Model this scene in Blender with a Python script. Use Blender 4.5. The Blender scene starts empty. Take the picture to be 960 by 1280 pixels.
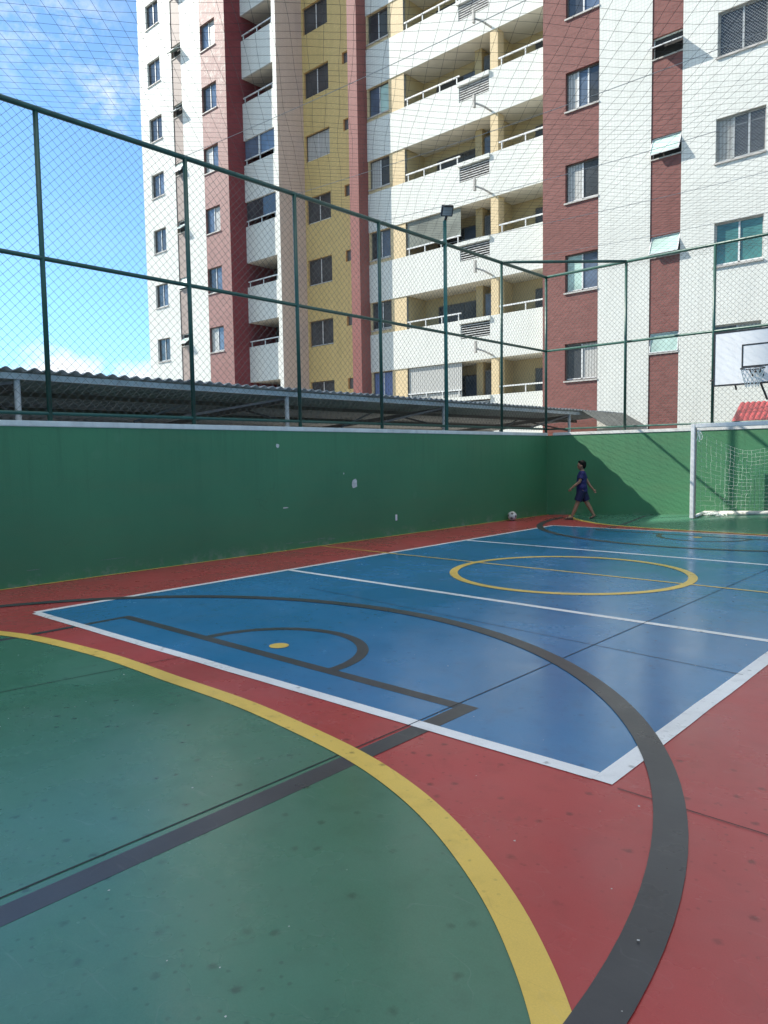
import bpy, bmesh, math, random
from mathutils import Vector, Matrix
R = random.Random(7)
S = bpy.context.scene
COL = S.collection
rad = math.radians

# ------------------------------------------------------------------ materials
def mat(name):
    m = bpy.data.materials.new(name); m.use_nodes = True
    nt = m.node_tree; b = nt.nodes['Principled BSDF']
    return m, nt, b
def N(nt, t, **k):
    n = nt.nodes.new(t)
    for a, v in k.items():
        if a in n.inputs: n.inputs[a].default_value = v
        else: setattr(n, a, v)
    return n
def L(nt, a, b): nt.links.new(a, b)
def math_(nt, op, a, b=None, c=None, clamp=False):
    n = nt.nodes.new('ShaderNodeMath'); n.operation = op; n.use_clamp = clamp
    for i, v in enumerate((a, b, c)):
        if v is None: continue
        if isinstance(v, (int, float)): n.inputs[i].default_value = v
        else: L(nt, v, n.inputs[i])
    return n.outputs[0]
def mix(nt, fac, a, b, blend='MIX'):
    n = nt.nodes.new('ShaderNodeMix'); n.data_type = 'RGBA'; n.blend_type = blend
    for s, v in ((n.inputs[0], fac), (n.inputs[6], a), (n.inputs[7], b)):
        if hasattr(v, 'links') or hasattr(v, 'is_output'): L(nt, v, s)
        elif isinstance(v, (int, float)): s.default_value = v
        else: s.default_value = (*v, 1)
    return n.outputs[2]
def noise(nt, vec, scale, detail=3, rough=.55):
    n = N(nt, 'ShaderNodeTexNoise'); n.inputs['Scale'].default_value = scale
    n.inputs['Detail'].default_value = detail; n.inputs['Roughness'].default_value = rough
    L(nt, vec, n.inputs['Vector']); return n.outputs[0]
def maprange(nt, v, a, b, c=0, d=1):
    n = nt.nodes.new('ShaderNodeMapRange'); n.clamp = True
    L(nt, v, n.inputs[0])
    for i, x in enumerate((a, b, c, d)): n.inputs[i+1].default_value = x
    return n.outputs[0]
def objco(nt): return nt.nodes.new('ShaderNodeTexCoord').outputs['Object']
def scaled(nt, vec, s):
    n = nt.nodes.new('ShaderNodeMapping'); n.inputs['Scale'].default_value = s; L(nt, vec, n.inputs[0]); return n.outputs[0]
def hsv(c, f): return tuple(min(1, x*f) for x in c)

def paint(name, col, rough=.3, var=.12, bump=.05, dirt=.35, spec=.5, spots=True, sk=1.0):
    """worn glossy floor paint: tone drift, scuffs, dark spots, uneven gloss"""
    m, nt, b = mat(name); v = objco(nt)
    n1 = noise(nt, v, .55, 5, .6); n2 = noise(nt, v, 7, 4, .6); n3 = noise(nt, v, 45, 3, .6)
    c = mix(nt, maprange(nt, n1, .3, .7), hsv(col, 1-var), hsv(col, 1+var))
    c = mix(nt, math_(nt, 'MULTIPLY', maprange(nt, n2, .52, .8), dirt), c, hsv(col, .55))
    if spots:
        vo = N(nt, 'ShaderNodeTexVoronoi', voronoi_dimensions='2D'); vo.inputs['Scale'].default_value = 3.6; L(nt, v, vo.inputs['Vector'])
        d = math_(nt, 'ADD', vo.outputs['Distance'], math_(nt, 'MULTIPLY', n3, .12))
        sp = maprange(nt, d, .085, .14, 1, 0)
        sp = math_(nt, 'MULTIPLY', sp, maprange(nt, noise(nt, v, .8, 2), .40, .55))
        c = mix(nt, math_(nt, 'MULTIPLY', sp, .72*sk), c, hsv(col, .3))
        vo2 = N(nt, 'ShaderNodeTexVoronoi', voronoi_dimensions='2D'); vo2.inputs['Scale'].default_value = 10; L(nt, v, vo2.inputs['Vector'])
        s2 = math_(nt, 'MULTIPLY', maprange(nt, math_(nt, 'ADD', vo2.outputs['Distance'], math_(nt, 'MULTIPLY', n3, .1)), .09, .15, 1, 0), maprange(nt, noise(nt, v, 1.3, 3), .44, .6))
        c = mix(nt, math_(nt, 'MULTIPLY', s2, .5*sk), c, hsv(col, .35))
    # long faint scuff streaks
    st = noise(nt, scaled(nt, v, (1.2, 14, 1)), 1.4, 5, .7)
    c = mix(nt, math_(nt, 'MULTIPLY', maprange(nt, st, .62, .8), .22), c, tuple(.5*x+.25 for x in col))
    gr = noise(nt, v, 160, 3, .7)
    c = mix(nt, maprange(nt, gr, .3, .7), c, mix(nt, 1.0, c, (1.16, 1.16, 1.16), 'MULTIPLY'))
    for sc, k, wd in ((1.1, .13, .0035), (2.3, .10, .005)):
        hl = math_(nt, 'ABSOLUTE', math_(nt, 'SUBTRACT', noise(nt, scaled(nt, v, (1, 1.7, 1)), sc, 2, .4), .5))
        hm = math_(nt, 'MULTIPLY', maprange(nt, hl, wd*.4, wd, 1, 0), maprange(nt, noise(nt, v, sc*2.1, 3), .5, .6))
        c = mix(nt, math_(nt, 'MULTIPLY', hm, k), c, hsv(col, .35) if sc < 2 else tuple(.6*x+.2 for x in col))
    fd = maprange(nt, noise(nt, v, 1.7, 5, .6), .45, .8)
    c = mix(nt, math_(nt, 'MULTIPLY', fd, .28), c, tuple(.72*x+.075 for x in col))
    L(nt, c, b.inputs['Base Color'])
    r = math_(nt, 'ADD', maprange(nt, n1, .35, .65, rough-.07, rough+.07), math_(nt, 'MULTIPLY', maprange(nt, noise(nt, v, 2.6, 4, .6), .3, .8), .12))
    L(nt, r, b.inputs['Roughness']); b.inputs['Specular IOR Level'].default_value = spec
    bp = N(nt, 'ShaderNodeBump'); bp.inputs['Strength'].default_value = bump; bp.inputs['Distance'].default_value = .01
    L(nt, noise(nt, v, 28, 4, .6), bp.inputs['Height']); L(nt, bp.outputs[0], b.inputs['Normal'])
    return m

def tile(name, col, grout, sx=.1, sz=.1, var=.1, rough=.45, stain=.25, glare=False, brick=False):
    """small ceramic facade tiles with grout, tone drift and rain streaks"""
    m, nt, b = mat(name); v = objco(nt)
    sep = N(nt, 'ShaderNodeSeparateXYZ'); L(nt, v, sep.inputs[0])
    cmb = N(nt, 'ShaderNodeCombineXYZ')
    L(nt, math_(nt, 'ADD', sep.outputs[0], sep.outputs[1]), cmb.inputs[0]); L(nt, sep.outputs[2], cmb.inputs[1])
    br = N(nt, 'ShaderNodeTexBrick'); L(nt, cmb.outputs[0], br.inputs['Vector'])
    br.offset = .5 if brick else 0
    br.inputs['Scale'].default_value = 1; br.inputs['Brick Width'].default_value = sx; br.inputs['Row Height'].default_value = sz
    br.inputs['Mortar Size'].default_value = .008; br.inputs['Mortar Smooth'].default_value = .3
    br.inputs['Color1'].default_value = (*hsv(col, 1-var), 1); br.inputs['Color2'].default_value = (*hsv(col, 1+var), 1)
    br.inputs['Mortar'].default_value = (*grout, 1)
    n1 = noise(nt, v, .35, 5, .6)
    c = mix(nt, maprange(nt, n1, .3, .7, 0, .5), br.outputs[0], hsv(col, .82))
    stv = noise(nt, scaled(nt, v, (2.2, 2.2, .16)), 1.5, 5, .65)
    c = mix(nt, math_(nt, 'MULTIPLY', maprange(nt, stv, .5, .75), stain), c, hsv(col, .5))
    if glare:   # sun glare painted as pale patches high on the tiles
        e = math_(nt, 'MULTIPLY', maprange(nt, noise(nt, v, 4, 8, .85), .5, .6), maprange(nt, sep.outputs[2], 16.5, 19.5))
        c = mix(nt, math_(nt, 'MULTIPLY', e, .5), c, (.6, .58, .5))
    L(nt, c, b.inputs['Base Color']); b.inputs['Roughness'].default_value = rough+.1; b.inputs['Specular IOR Level'].default_value = .38 if glare else .12
    bp = N(nt, 'ShaderNodeBump'); bp.inputs['Strength'].default_value = .3; bp.inputs['Distance'].default_value = .01
    L(nt, br.outputs['Fac'], bp.inputs['Height']); bp.invert = True; L(nt, bp.outputs[0], b.inputs['Normal'])
    return m

def plain(name, col, rough=.5, metal=0, var=.1, scale=6, bump=0, spec=.5, streak=0):
    m, nt, b = mat(name); v = objco(nt)
    n1 = noise(nt, v, scale, 5, .6)
    c = mix(nt, maprange(nt, n1, .3, .7), hsv(col, 1-var), hsv(col, 1+var))
    if streak:
        sv = noise(nt, scaled(nt, v, (2.5, 2.5, .3)), 2, 5, .65)
        c = mix(nt, math_(nt, 'MULTIPLY', maprange(nt, sv, .5, .72), streak), c, hsv(col, .45))
    L(nt, c, b.inputs['Base Color']); b.inputs['Metallic'].default_value = metal
    b.inputs['Specular IOR Level'].default_value = spec
    L(nt, maprange(nt, n1, .2, .8, max(0, rough-.08), rough+.08), b.inputs['Roughness'])
    if bump:
        bp = N(nt, 'ShaderNodeBump'); bp.inputs['Strength'].default_value = bump; bp.inputs['Distance'].default_value = .01
        L(nt, noise(nt, v, scale*6, 5, .6), bp.inputs['Height']); L(nt, bp.outputs[0], b.inputs['Normal'])
    return m

def wallpaint(name, col):
    """green court wall: roller bands, scuffs from balls, damp base, peeled specks"""
    m, nt, b = mat(name); v = objco(nt)
    sep = N(nt, 'ShaderNodeSeparateXYZ'); L(nt, v, sep.inputs[0])
    n1 = noise(nt, v, .45, 5, .6); n2 = noise(nt, scaled(nt, v, (.6, .6, 3)), 1.2, 5, .6); n3 = noise(nt, v, 14, 5, .7)
    c = mix(nt, maprange(nt, n1, .3, .7), hsv(col, .88), hsv(col, 1.12))
    c = mix(nt, math_(nt, 'MULTIPLY', maprange(nt, n2, .45, .7), .4), c, (col[0]*1.5, col[1]*.95, col[2]*.95))
    c = mix(nt, math_(nt, 'MULTIPLY', maprange(nt, n3, .66, .75), .3), c, hsv(col, .6))
    dr = noise(nt, scaled(nt, v, (3.5, 3.5, .22)), 2.2, 5, .7)
    c = mix(nt, math_(nt, 'MULTIPLY', math_(nt, 'MULTIPLY', maprange(nt, dr, .5, .68), maprange(nt, sep.outputs[2], .7, 2.0)), .35), c, hsv(col, .55))
    vo = N(nt, 'ShaderNodeTexVoronoi'); vo.inputs['Scale'].default_value = 1.6; L(nt, v, vo.inputs['Vector'])
    bm_ = math_(nt, 'MULTIPLY', maprange(nt, math_(nt, 'ADD', vo.outputs['Distance'], math_(nt, 'MULTIPLY', n3, .1)), .14, .2, 1, 0), maprange(nt, noise(nt, v, .9, 2), .45, .6))
    c = mix(nt, math_(nt, 'MULTIPLY', bm_, .22), c, (col[0]+.05, col[1]+.05, col[2]+.05))
    base = math_(nt, 'MULTIPLY', maprange(nt, sep.outputs[2], .02, .2, 1, 0), maprange(nt, noise(nt, v, 3.5, 6, .75), .5, .62))
    c = mix(nt, math_(nt, 'MULTIPLY', base, .5), c, (.22, .26, .22))
    hl = math_(nt, 'ABSOLUTE', math_(nt, 'SUBTRACT', noise(nt, scaled(nt, v, (1, 1, .6)), 1.3, 3, .5), .5))
    hm = math_(nt, 'MULTIPLY', maprange(nt, hl, .001, .0035, 1, 0), maprange(nt, noise(nt, v, 1.9, 3), .5, .6))
    c = mix(nt, math_(nt, 'MULTIPLY', hm, .15), c, hsv(col, .45))
    L(nt, c, b.inputs['Base Color']); b.inputs['Roughness'].default_value = .62
    bp = N(nt, 'ShaderNodeBump'); bp.inputs['Strength'].default_value = .25; bp.inputs['Distance'].default_value = .01
    L(nt, noise(nt, v, 60, 4, .6), bp.inputs['Height']); L(nt, bp.outputs[0], b.inputs['Normal'])
    return m

def glass(name, col, rough=.06):
    m, nt, b = mat(name); v = objco(nt)
    c = mix(nt, maprange(nt, noise(nt, v, 1.3, 2), .35, .65), hsv(col, .75), hsv(col, 1.25))
    L(nt, c, b.inputs['Base Color']); b.inputs['Roughness'].default_value = rough; b.inputs['IOR'].default_value = 1.5
    b.inputs['Specular IOR Level'].default_value = .7
    return m
def curtain(name, col):
    m, nt, b = mat(name); v = objco(nt)
    w = N(nt, 'ShaderNodeTexWave'); w.inputs['Scale'].default_value = 3.2; w.inputs['Distortion'].default_value = 1.5; w.bands_direction = 'X'
    L(nt, v, w.inputs[0])
    L(nt, mix(nt, w.outputs[1], hsv(col, .6), col), b.inputs['Base Color']); b.inputs['Roughness'].default_value = .35
    return m

M = dict(
 blue=paint('blue_floor_paint', (.024, .155, .32), .165, spec=.72, sk=.6),
 red=paint('red_floor_paint', (.36, .046, .046), .24, spec=.5),
 green=paint('green_floor_paint', (.045, .145, .09), .20, spec=.68),
 white=paint('white_line_paint', (.72, .72, .70), .3, .1, .05, .5),
 yellow=paint('yellow_line_paint', (.66, .45, .09), .3, .14, .05, .5),
 grey=paint('dark_grey_line_paint', (.04, .042, .047), .3, .12, .05, .2, spots=False),
 joint=plain('joint_filler', (.02, .02, .02), .8),
 fleck=plain('white_paper_fleck', (.5, .5, .47), .7),
 wall=wallpaint('green_wall_paint', (.048, .182, .080)),
 coping=plain('whitewashed_coping', (.62, .62, .58), .7, 0, .15, 3, .3, streak=.3),
 scuff=plain('chalky_green_scuff', (.13, .21, .15), .85, 0, .3, 30, .2),
 chip=plain('bare_plaster', (.55, .55, .5), .85, 0, .25, 30, .3),
 greenpipe=plain('green_painted_pipe', (.014, .072, .055), .4, 0, .2, 5),
 tealpipe=plain('teal_painted_pole', (.02, .13, .11), .4, 0, .2, 5),
 wire=plain('coated_wire', (.06, .07, .062), .55, 0, .1, 3),
 netcord=plain('dark_net_cord', (.05, .055, .05), .7, 0, .1, 3),
 cable=plain('pale_steel_cable', (.35, .36, .34), .5, 0, .1, 3),
 wt=tile('white_facade_tile', (.68, .69, .64), (.54, .54, .50), .1, .1, .04, .4, .16),
 bt=tile('taupe_facade_tile', (.36, .29, .255), (.31, .26, .23), .1, .1, .06, .45, .25),
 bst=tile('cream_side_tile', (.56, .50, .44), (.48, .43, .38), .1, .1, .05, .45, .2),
 rt=tile('red_facade_tile', (.215, .088, .077), (.18, .11, .10), .2, .07, .16, .45, .2, brick=True),
 rte=tile('glare_red_facade_tile', (.245, .105, .09), (.25, .16, .15), .2, .07, .16, .5, .2, glare=True, brick=True),
 drt=tile('shaded_red_side_tile', (.21, .05, .055), (.15, .06, .06), .2, .07, .12, .45, .15, brick=True),  # red tile of the side face, its shade put into a darker colour
 pt=tile('pink_facade_tile', (.25, .092, .082), (.21, .11, .10), .1, .07, .1, .45, .2),
 yt=tile('yellow_facade_tile', (.62, .47, .20), (.50, .40, .2), .1, .1, .07, .45, .25),
 ct=tile('cream_facade_tile', (.66, .52, .31), (.55, .44, .28), .1, .1, .06, .45, .15),
 soffit=plain('beige_soffit', (.72, .69, .58), .8, 0, .08, 2),
 ywall=plain('ochre_balcony_wall', (.44, .35, .19), .8, 0, .1, 1.2),
 frame=plain('white_aluminium', (.62, .63, .62), .4, 0, .06, 3),
 dframe=plain('bronze_aluminium', (.10, .09, .08), .45, 0, .1, 3),
 sill=plain('grey_stone_sill', (.42, .40, .37), .6, 0, .15, 5),
 louvre=plain('grey_louvre', (.60, .60, .58), .5, 0, .1, 5),
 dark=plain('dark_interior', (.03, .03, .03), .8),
 g_dark=glass('dark_window_glass', (.05, .055, .06)),
 g_blue=glass('bluish_window_glass', (.10, .135, .19)),
 g_teal=glass('green_window_glass', (.06, .17, .15)),
 g_pale=glass('frosted_pale_glass', (.38, .52, .46), .25), g_grey=glass('dusty_grey_glass', (.20, .21, .18), .2),
 cur_w=curtain('pale_curtain_behind_glass', (.50, .50, .47)),
 cur_b=curtain('blue_curtain_behind_glass', (.16, .22, .42)),
 concrete=plain('concrete', (.32, .31, .29), .85, 0, .15, .8, .3),
 roofsheet=plain('grey_fibre_cement', (.42, .42, .41), .8, 0, .2, 1.5, .3, streak=.4),
 sheet2=plain('darkened_fibre_cement', (.15, .155, .14), .85, 0, .25, 2, .3, streak=.4),  # roof cement colour darkened to tone down the sun on the end sheet
 beam=plain('grey_painted_steel', (.42, .43, .42), .5, 0, .12, 4, streak=.2),
 dbeam=plain('rusty_dark_steel', (.10, .085, .08), .7, 0, .3, 6),
 redtile=plain('red_roof_paint', (.36, .055, .06), .45, 0, .2, 2.5, .1, streak=.4),
 wmetal=plain('white_enamel', (.72, .72, .70), .4, 0, .1, 6, 0, streak=.25),
 rust=plain('flaking_grey_enamel', (.36, .32, .28), .7, 0, .25, 14, .2, streak=.4),
 rust2=plain('scuffed_white_enamel', (.56, .54, .48), .6, 0, .25, 9, .2, streak=.3),
 net_w=plain('white_nylon_net', (.75, .78, .74), .7),
 board=plain('white_backboard', (.70, .71, .72), .4, 0, .05, 2, streak=.12),
 black=plain('black_paint', (.015, .015, .017), .45),
 lens=glass('lamp_glass', (.25, .27, .27), .15),
 hedge=plain('dark_hedge_leaf', (.03, .07, .03), .8, 0, .4, 3),
 skin=plain('skin_brown', (.30, .155, .09), .55, 0, .08, 8),
 hair=plain('black_hair', (.008, .007, .006), .85, 0, .3, 30, 0, .15),
 shirt=plain('navy_jersey', (.010, .009, .085), .7, 0, .15, 10),
 shorts=plain('navy_shorts', (.006, .006, .045), .7, 0, .15, 10),
 shoe=plain('dark_sandal', (.05, .035, .03), .7),
 plastic=plain('white_plastic', (.7, .7, .68), .4),
)
def mat_fabric_white():
    return M['plastic']

# ------------------------------------------------------------------ mesh builder
class MB:
    def __init__(s): s.v = []; s.f = []; s.sm = []
    def add(s, vs, fs, smooth=False):
        o = len(s.v); s.v += [tuple(v) for v in vs]
        for f in fs: s.f.append(tuple(i+o for i in f)); s.sm.append(smooth)
    def box(s, x0, x1, y0, y1, z0, z1):
        s.add([(x0,y0,z0),(x1,y0,z0),(x1,y1,z0),(x0,y1,z0),(x0,y0,z1),(x1,y0,z1),(x1,y1,z1),(x0,y1,z1)],
              [(0,3,2,1),(4,5,6,7),(0,1,5,4),(1,2,6,5),(2,3,7,6),(3,0,4,7)])
        return s
    def bar(s, p, q, w, h=None):
        """rectangular bar from p to q"""
        p, q = Vector(p), Vector(q); d = (q-p).normalized(); h = h or w
        a = d.cross(Vector((0,0,1)))
        if a.length < 1e-3: a = Vector((1,0,0))
        a.normalize(); b = a.cross(d).normalized()
        c = [(-w/2,-h/2),(w/2,-h/2),(w/2,h/2),(-w/2,h/2)]
        s.add([p+a*i+b*j for i,j in c]+[q+a*i+b*j for i,j in c], [(3,2,1,0),(4,5,6,7),(0,1,5,4),(1,2,6,5),(2,3,7,6),(3,0,4,7)])
        return s
    def tube(s, pts, r, n=8, caps=True, smooth=True):
        pts = [Vector(p) for p in pts]; rs = r if isinstance(r, (list, tuple)) else [r]*len(pts)
        vs = []; prev = None
        for i, p in enumerate(pts):
            d = (pts[min(i+1, len(pts)-1)]-pts[max(i-1, 0)]).normalized()
            if prev is None:
                a = d.cross(Vector((0,0,1)))
                if a.length < 1e-3: a = Vector((1,0,0))
            else: a = prev-d*prev.dot(d)
            a.normalize(); prev = a; b = d.cross(a)
            for k in range(n):
                t = 2*math.pi*k/n; vs.append(p+(a*math.cos(t)+b*math.sin(t))*rs[i])
        fs = [(i*n+k, i*n+(k+1)%n, (i+1)*n+(k+1)%n, (i+1)*n+k) for i in range(len(pts)-1) for k in range(n)]
        if caps: fs += [tuple(range(n))[::-1], tuple(range((len(pts)-1)*n, len(pts)*n))]
        s.add(vs, fs, smooth and n > 4); return s
    def ball(s, c, r, seg=16, rings=10, M3=None):
        rx, ry, rz = r if isinstance(r, (list, tuple)) else (r, r, r); c = Vector(c); vs = []
        for i in range(rings+1):
            t = math.pi*i/rings
            for k in range(seg):
                u = 2*math.pi*k/seg
                w = Vector((rx*math.sin(t)*math.cos(u), ry*math.sin(t)*math.sin(u), rz*math.cos(t)))
                if M3: w = M3 @ w
                vs.append(c+w)
        fs = [(i*seg+k, (i+1)*seg+k, (i+1)*seg+(k+1)%seg, i*seg+(k+1)%seg) for i in range(rings) for k in range(seg)]
        s.add(vs, fs, True); return s
    def panel(s, x0, x1, z0, z1, y, holes=(), dep=.16):
        """facade facing -y with openings and their reveals"""
        hs = [(max(a, x0), min(b, x1), c, d) for a, b, c, d in holes if b > x0 and a < x1 and d > z0 and c < z1]
        xs = sorted({x0, x1, *[h[0] for h in hs], *[h[1] for h in hs]}); zs = sorted({z0, z1, *[max(z0,h[2]) for h in hs], *[min(z1,h[3]) for h in hs]})
        for i in range(len(xs)-1):
            for j in range(len(zs)-1):
                cx, cz = (xs[i]+xs[i+1])/2, (zs[j]+zs[j+1])/2
                if any(a < cx < b and c < cz < d for a, b, c, d in hs): continue
                s.add([(xs[i],y,zs[j]),(xs[i+1],y,zs[j]),(xs[i+1],y,zs[j+1]),(xs[i],y,zs[j+1])], [(0,1,2,3)])
        for a, b, c, d in hs:
            for p, q in (((a,c),(b,c)),((b,c),(b,d)),((b,d),(a,d)),((a,d),(a,c))):
                s.add([(p[0],y,p[1]),(q[0],y,q[1]),(q[0],y+dep,q[1]),(p[0],y+dep,p[1])], [(0,1,2,3)])
        return s
    def build(s, name, m, parent=None, loc=None, bevel=0):
        me = bpy.data.meshes.new(name); me.from_pydata(s.v, [], s.f); me.update()
        me.polygons.foreach_set('use_smooth', s.sm)
        if m: me.materials.append(m)
        if bevel:
            bm = bmesh.new(); bm.from_mesh(me); bmesh.ops.remove_doubles(bm, verts=bm.verts, dist=1e-5)
            bmesh.ops.bevel(bm, geom=bm.edges[:], offset=bevel, segments=2, affect='EDGES', clamp_overlap=True); bm.to_mesh(me); bm.free()
        o = bpy.data.objects.new(name, me); COL.objects.link(o)
        if parent: o.parent = parent; o.matrix_parent_inverse = Matrix()
        if loc: o.location = loc
        return o
def tag(o, label, cat, group=None, kind=None):
    o['label'] = label; o['category'] = cat
    if group: o['group'] = group
    if kind: o['kind'] = kind
    return o
def struct(o, label=None, cat=None):
    o['kind'] = 'structure'
    if label: o['label'] = label; o['category'] = cat
    return o
def thing(name, label, cat, loc=(0,0,0), group=None):
    o = bpy.data.objects.new(name, None); COL.objects.link(o); o.location = loc; o.empty_display_size = .2
    return tag(o, label, cat, group)
def nopoint(o): return o

# ------------------------------------------------------------------ world, sun, camera
TRAVEL = Vector((2.31, 1.0, -1.92)).normalized()           # direction sunlight travels
TO = -TRAVEL
elev = math.asin(TO.z); rot = math.atan2(TO.x, TO.y)
SUN, SKY, EXPO = 5.0, .13, .80
w = bpy.data.worlds.new('World'); S.world = w; w.use_nodes = True
nt = w.node_tree; bg = nt.nodes['Background']
sky = N(nt, 'ShaderNodeTexSky'); sky.sky_type = 'NISHITA'; sky.sun_disc = False
sky.sun_elevation = elev; sky.sun_rotation = rot; sky.air_density = 1.0; sky.dust_density = .05; sky.ozone_density = 2.2
bg.inputs['Strength'].default_value = SKY
gen = nt.nodes.new('ShaderNodeTexCoord').outputs['Generated']
def blob(d, sharp0, sharp1):
    vm = nt.nodes.new('ShaderNodeVectorMath'); vm.operation = 'DOT_PRODUCT'; L(nt, gen, vm.inputs[0])
    vm.inputs[1].default_value = Vector(d).normalized(); return maprange(nt, vm.outputs['Value'], sharp0, sharp1)
n_lo = noise(nt, scaled(nt, gen, (1, 1, 1.3)), 18, 8, .62)
n_hi = noise(nt, scaled(nt, gen, (1.2, 1.2, 3.5)), 3.2, 7, .62)
cl = maprange(nt, n_hi, .54, .74)                                       # scattered thin cloud all round the sky
def cloud(d, r0, r1, thr):
    bl = blob(d, math.cos(r0), math.cos(r1))
    return math_(nt, 'MULTIPLY', maprange(nt, math_(nt, 'ADD', bl, n_lo), thr, thr+.35), 1.0)
n_w = noise(nt, scaled(nt, gen, (1.0, 1.6, 2.2)), 16, 9, .68)
c1 = cloud((-.905, .405, .085), .085, .01, .95); c2 = cloud((-.862, .490, .075), .07, .01, .98)
def wisp(d, r, k): return math_(nt, 'MULTIPLY', math_(nt, 'MULTIPLY', blob(d, math.cos(r), 1.0), maprange(nt, n_w, .44, .68)), k)
tot = math_(nt, 'MAXIMUM', c1, c2)
for d, r, k in (((-.81, .37, .47), .10, .45), ((-.80, .436, .412), .05, .7), ((-.78, .42, .46), .06, .2)): tot = math_(nt, 'MAXIMUM', tot, math_(nt, 'MINIMUM', wisp(d, r, k), .8))
tot = math_(nt, 'MAXIMUM', tot, math_(nt, 'MULTIPLY', cl, .06))
fill_cloud = math_(nt, 'MULTIPLY', blob((.12, -.2, 1), .70, .90), maprange(nt, n_hi, .3, .6, .6, 1))  # bright cloud added overhead, out of view, to whiten and lift the fill light
tot = math_(nt, 'MAXIMUM', tot, fill_cloud)
skc = mix(nt, 1.0, sky.outputs[0], (.88, .975, 1.02), 'MULTIPLY')
sepg = N(nt, 'ShaderNodeSeparateXYZ'); L(nt, gen, sepg.inputs[0])
skc = mix(nt, 1.0, skc, mix(nt, maprange(nt, sepg.outputs[2], .0, .45), (.60, .86, 1.0), (.84, .94, 1.0)), 'MULTIPLY')
clc = mix(nt, fill_cloud, (5.4, 5.6, 5.8), (9.5, 9.5, 9.3))
L(nt, mix(nt, tot, skc, clc), bg.inputs['Color'])

sd = bpy.data.lights.new('sun', 'SUN'); sd.energy = SUN; sd.angle = rad(.53); sd.color = (1, .95, .86)
so = bpy.data.objects.new('sun', sd); COL.objects.link(so); so.location = (-30, -30, 40)
so.rotation_euler = TRAVEL.to_track_quat('-Z', 'Y').to_euler()

F, YAW, PIT, ROL, CX, CH = 919.043, .73765, -.07676, -.01552, 9.66939, 1.6
fw = Vector((-math.sin(YAW)*math.cos(PIT), math.cos(YAW)*math.cos(PIT), math.sin(PIT)))
rt = Vector((math.cos(YAW), math.sin(YAW), 0)); up = rt.cross(fw)
r2 = rt*math.cos(ROL)+up*math.sin(ROL); u2 = -rt*math.sin(ROL)+up*math.cos(ROL)
cd = bpy.data.cameras.new('camera'); cd.sensor_fit = 'VERTICAL'; cd.sensor_height = 24; cd.lens = F/1280*24; cd.clip_end = 2000; cd.clip_start = .05
co = bpy.data.objects.new('camera', cd); COL.objects.link(co)
m3 = Matrix((r2, u2, -fw)).transposed(); co.matrix_world = Matrix.Translation((CX, 0, CH)) @ m3.to_4x4()
S.camera = co
S.view_settings.view_transform = 'Standard'; S.view_settings.look = 'None'; S.view_settings.exposure = EXPO; S.view_settings.gamma = 1
S.render.engine = 'CYCLES'
S.cycles.max_bounces = 8; S.cycles.use_denoising = True

# ------------------------------------------------------------------ ground and court floor
YB, WZ, FZ, MZ = 16.93, 2.114, 6.06, 4.2
XR = 11.4; Y0 = -1.6
g = MB(); g.add([(-300,-300,-.03),(300,-300,-.03),(300,300,-.03),(-300,300,-.03)], [(0,1,2,3)])
struct(g.build('ground', M['concrete']), 'grey concrete ground around the court and buildings', 'ground')
def sst(t): t = max(0, min(1, t)); return t*t*(3-2*t)
def zf(x, y):
    """the slab falls gently away from the back wall"""
    x = max(0, x)
    return sst((y-15.1)/1.83)*.043*x
def area(mb, x0, x1, ylo, yhi, h, nx, ny):
    vs = []
    for i in range(nx+1):
        x = x0+(x1-x0)*i/nx; a, b = ylo(x), yhi(x)
        for j in range(ny+1):
            y = a+(b-a)*j/ny; vs.append((x, y, zf(x, y)+h))
    mb.add(vs, [(i*(ny+1)+j, (i+1)*(ny+1)+j, (i+1)*(ny+1)+j+1, i*(ny+1)+j+1) for i in range(nx) for j in range(ny)], True)
def strip(mb, pts, wd, h, closed=False):
    """painted line along pts (centre line), width wd"""
    P = []
    for a, b in zip(pts[:-1], pts[1:]):
        n = max(1, int(math.dist(a, b)/.3))
        P += [(a[0]+(b[0]-a[0])*i/n, a[1]+(b[1]-a[1])*i/n) for i in range(n)]
    P.append(pts[-1]); vs = []; K = len(P)
    for i, p in enumerate(P):
        a = P[(i-1) % (K-1)] if closed and i in (0,) else P[max(i-1, 0)]
        b = P[1] if closed and i == K-1 else P[min(i+1, K-1)]
        if closed and i == 0: a = P[K-2]
        dx, dy = b[0]-a[0], b[1]-a[1]; l = math.hypot(dx, dy); nx, ny = -dy/l*wd/2, dx/l*wd/2
        for s in (1, -1):
            x, y = p[0]+nx*s, p[1]+ny*s; vs.append((x, y, zf(x, y)+h))
    mb.add(vs, [(2*i, 2*i+1, 2*i+3, 2*i+2) for i in range(K-1)], True)
def arc(cx, cy, r, a0, a1, n=72): return [(cx+r*math.cos(rad(a0+(a1-a0)*i/n)), cy+r*math.sin(rad(a0+(a1-a0)*i/n))) for i in range(n+1)]
XC, YM = 4.95, 8.9
mir = lambda pts: [(x, 2*YM-y) for x, y in pts]
mb = MB(); area(mb, 0, XR, lambda x: Y0, lambda x: YB, 0, 46, 74)
struct(mb.build('court_floor', M['red']), 'dark red painted border of the court floor', 'court floor')
SX0, SX1, EY0, EY1 = 1.72, 8.11, 3.25, 14.6
lx = lambda y: 1.765-(y-3.2)*.0182
ey = lambda x: 3.185+(x-1.72)*.0185
mb = MB(); fy = lambda x: 14.45+(x-1.7)*.06
area(mb, 1.745, SX1, lambda x: ey(x), fy, .002, 26, 46)
mb.add([(1.76,3.2,.0021),(1.76,14.45,.0021),(1.56,14.44,.0021)], [(2,1,0)])
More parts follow.
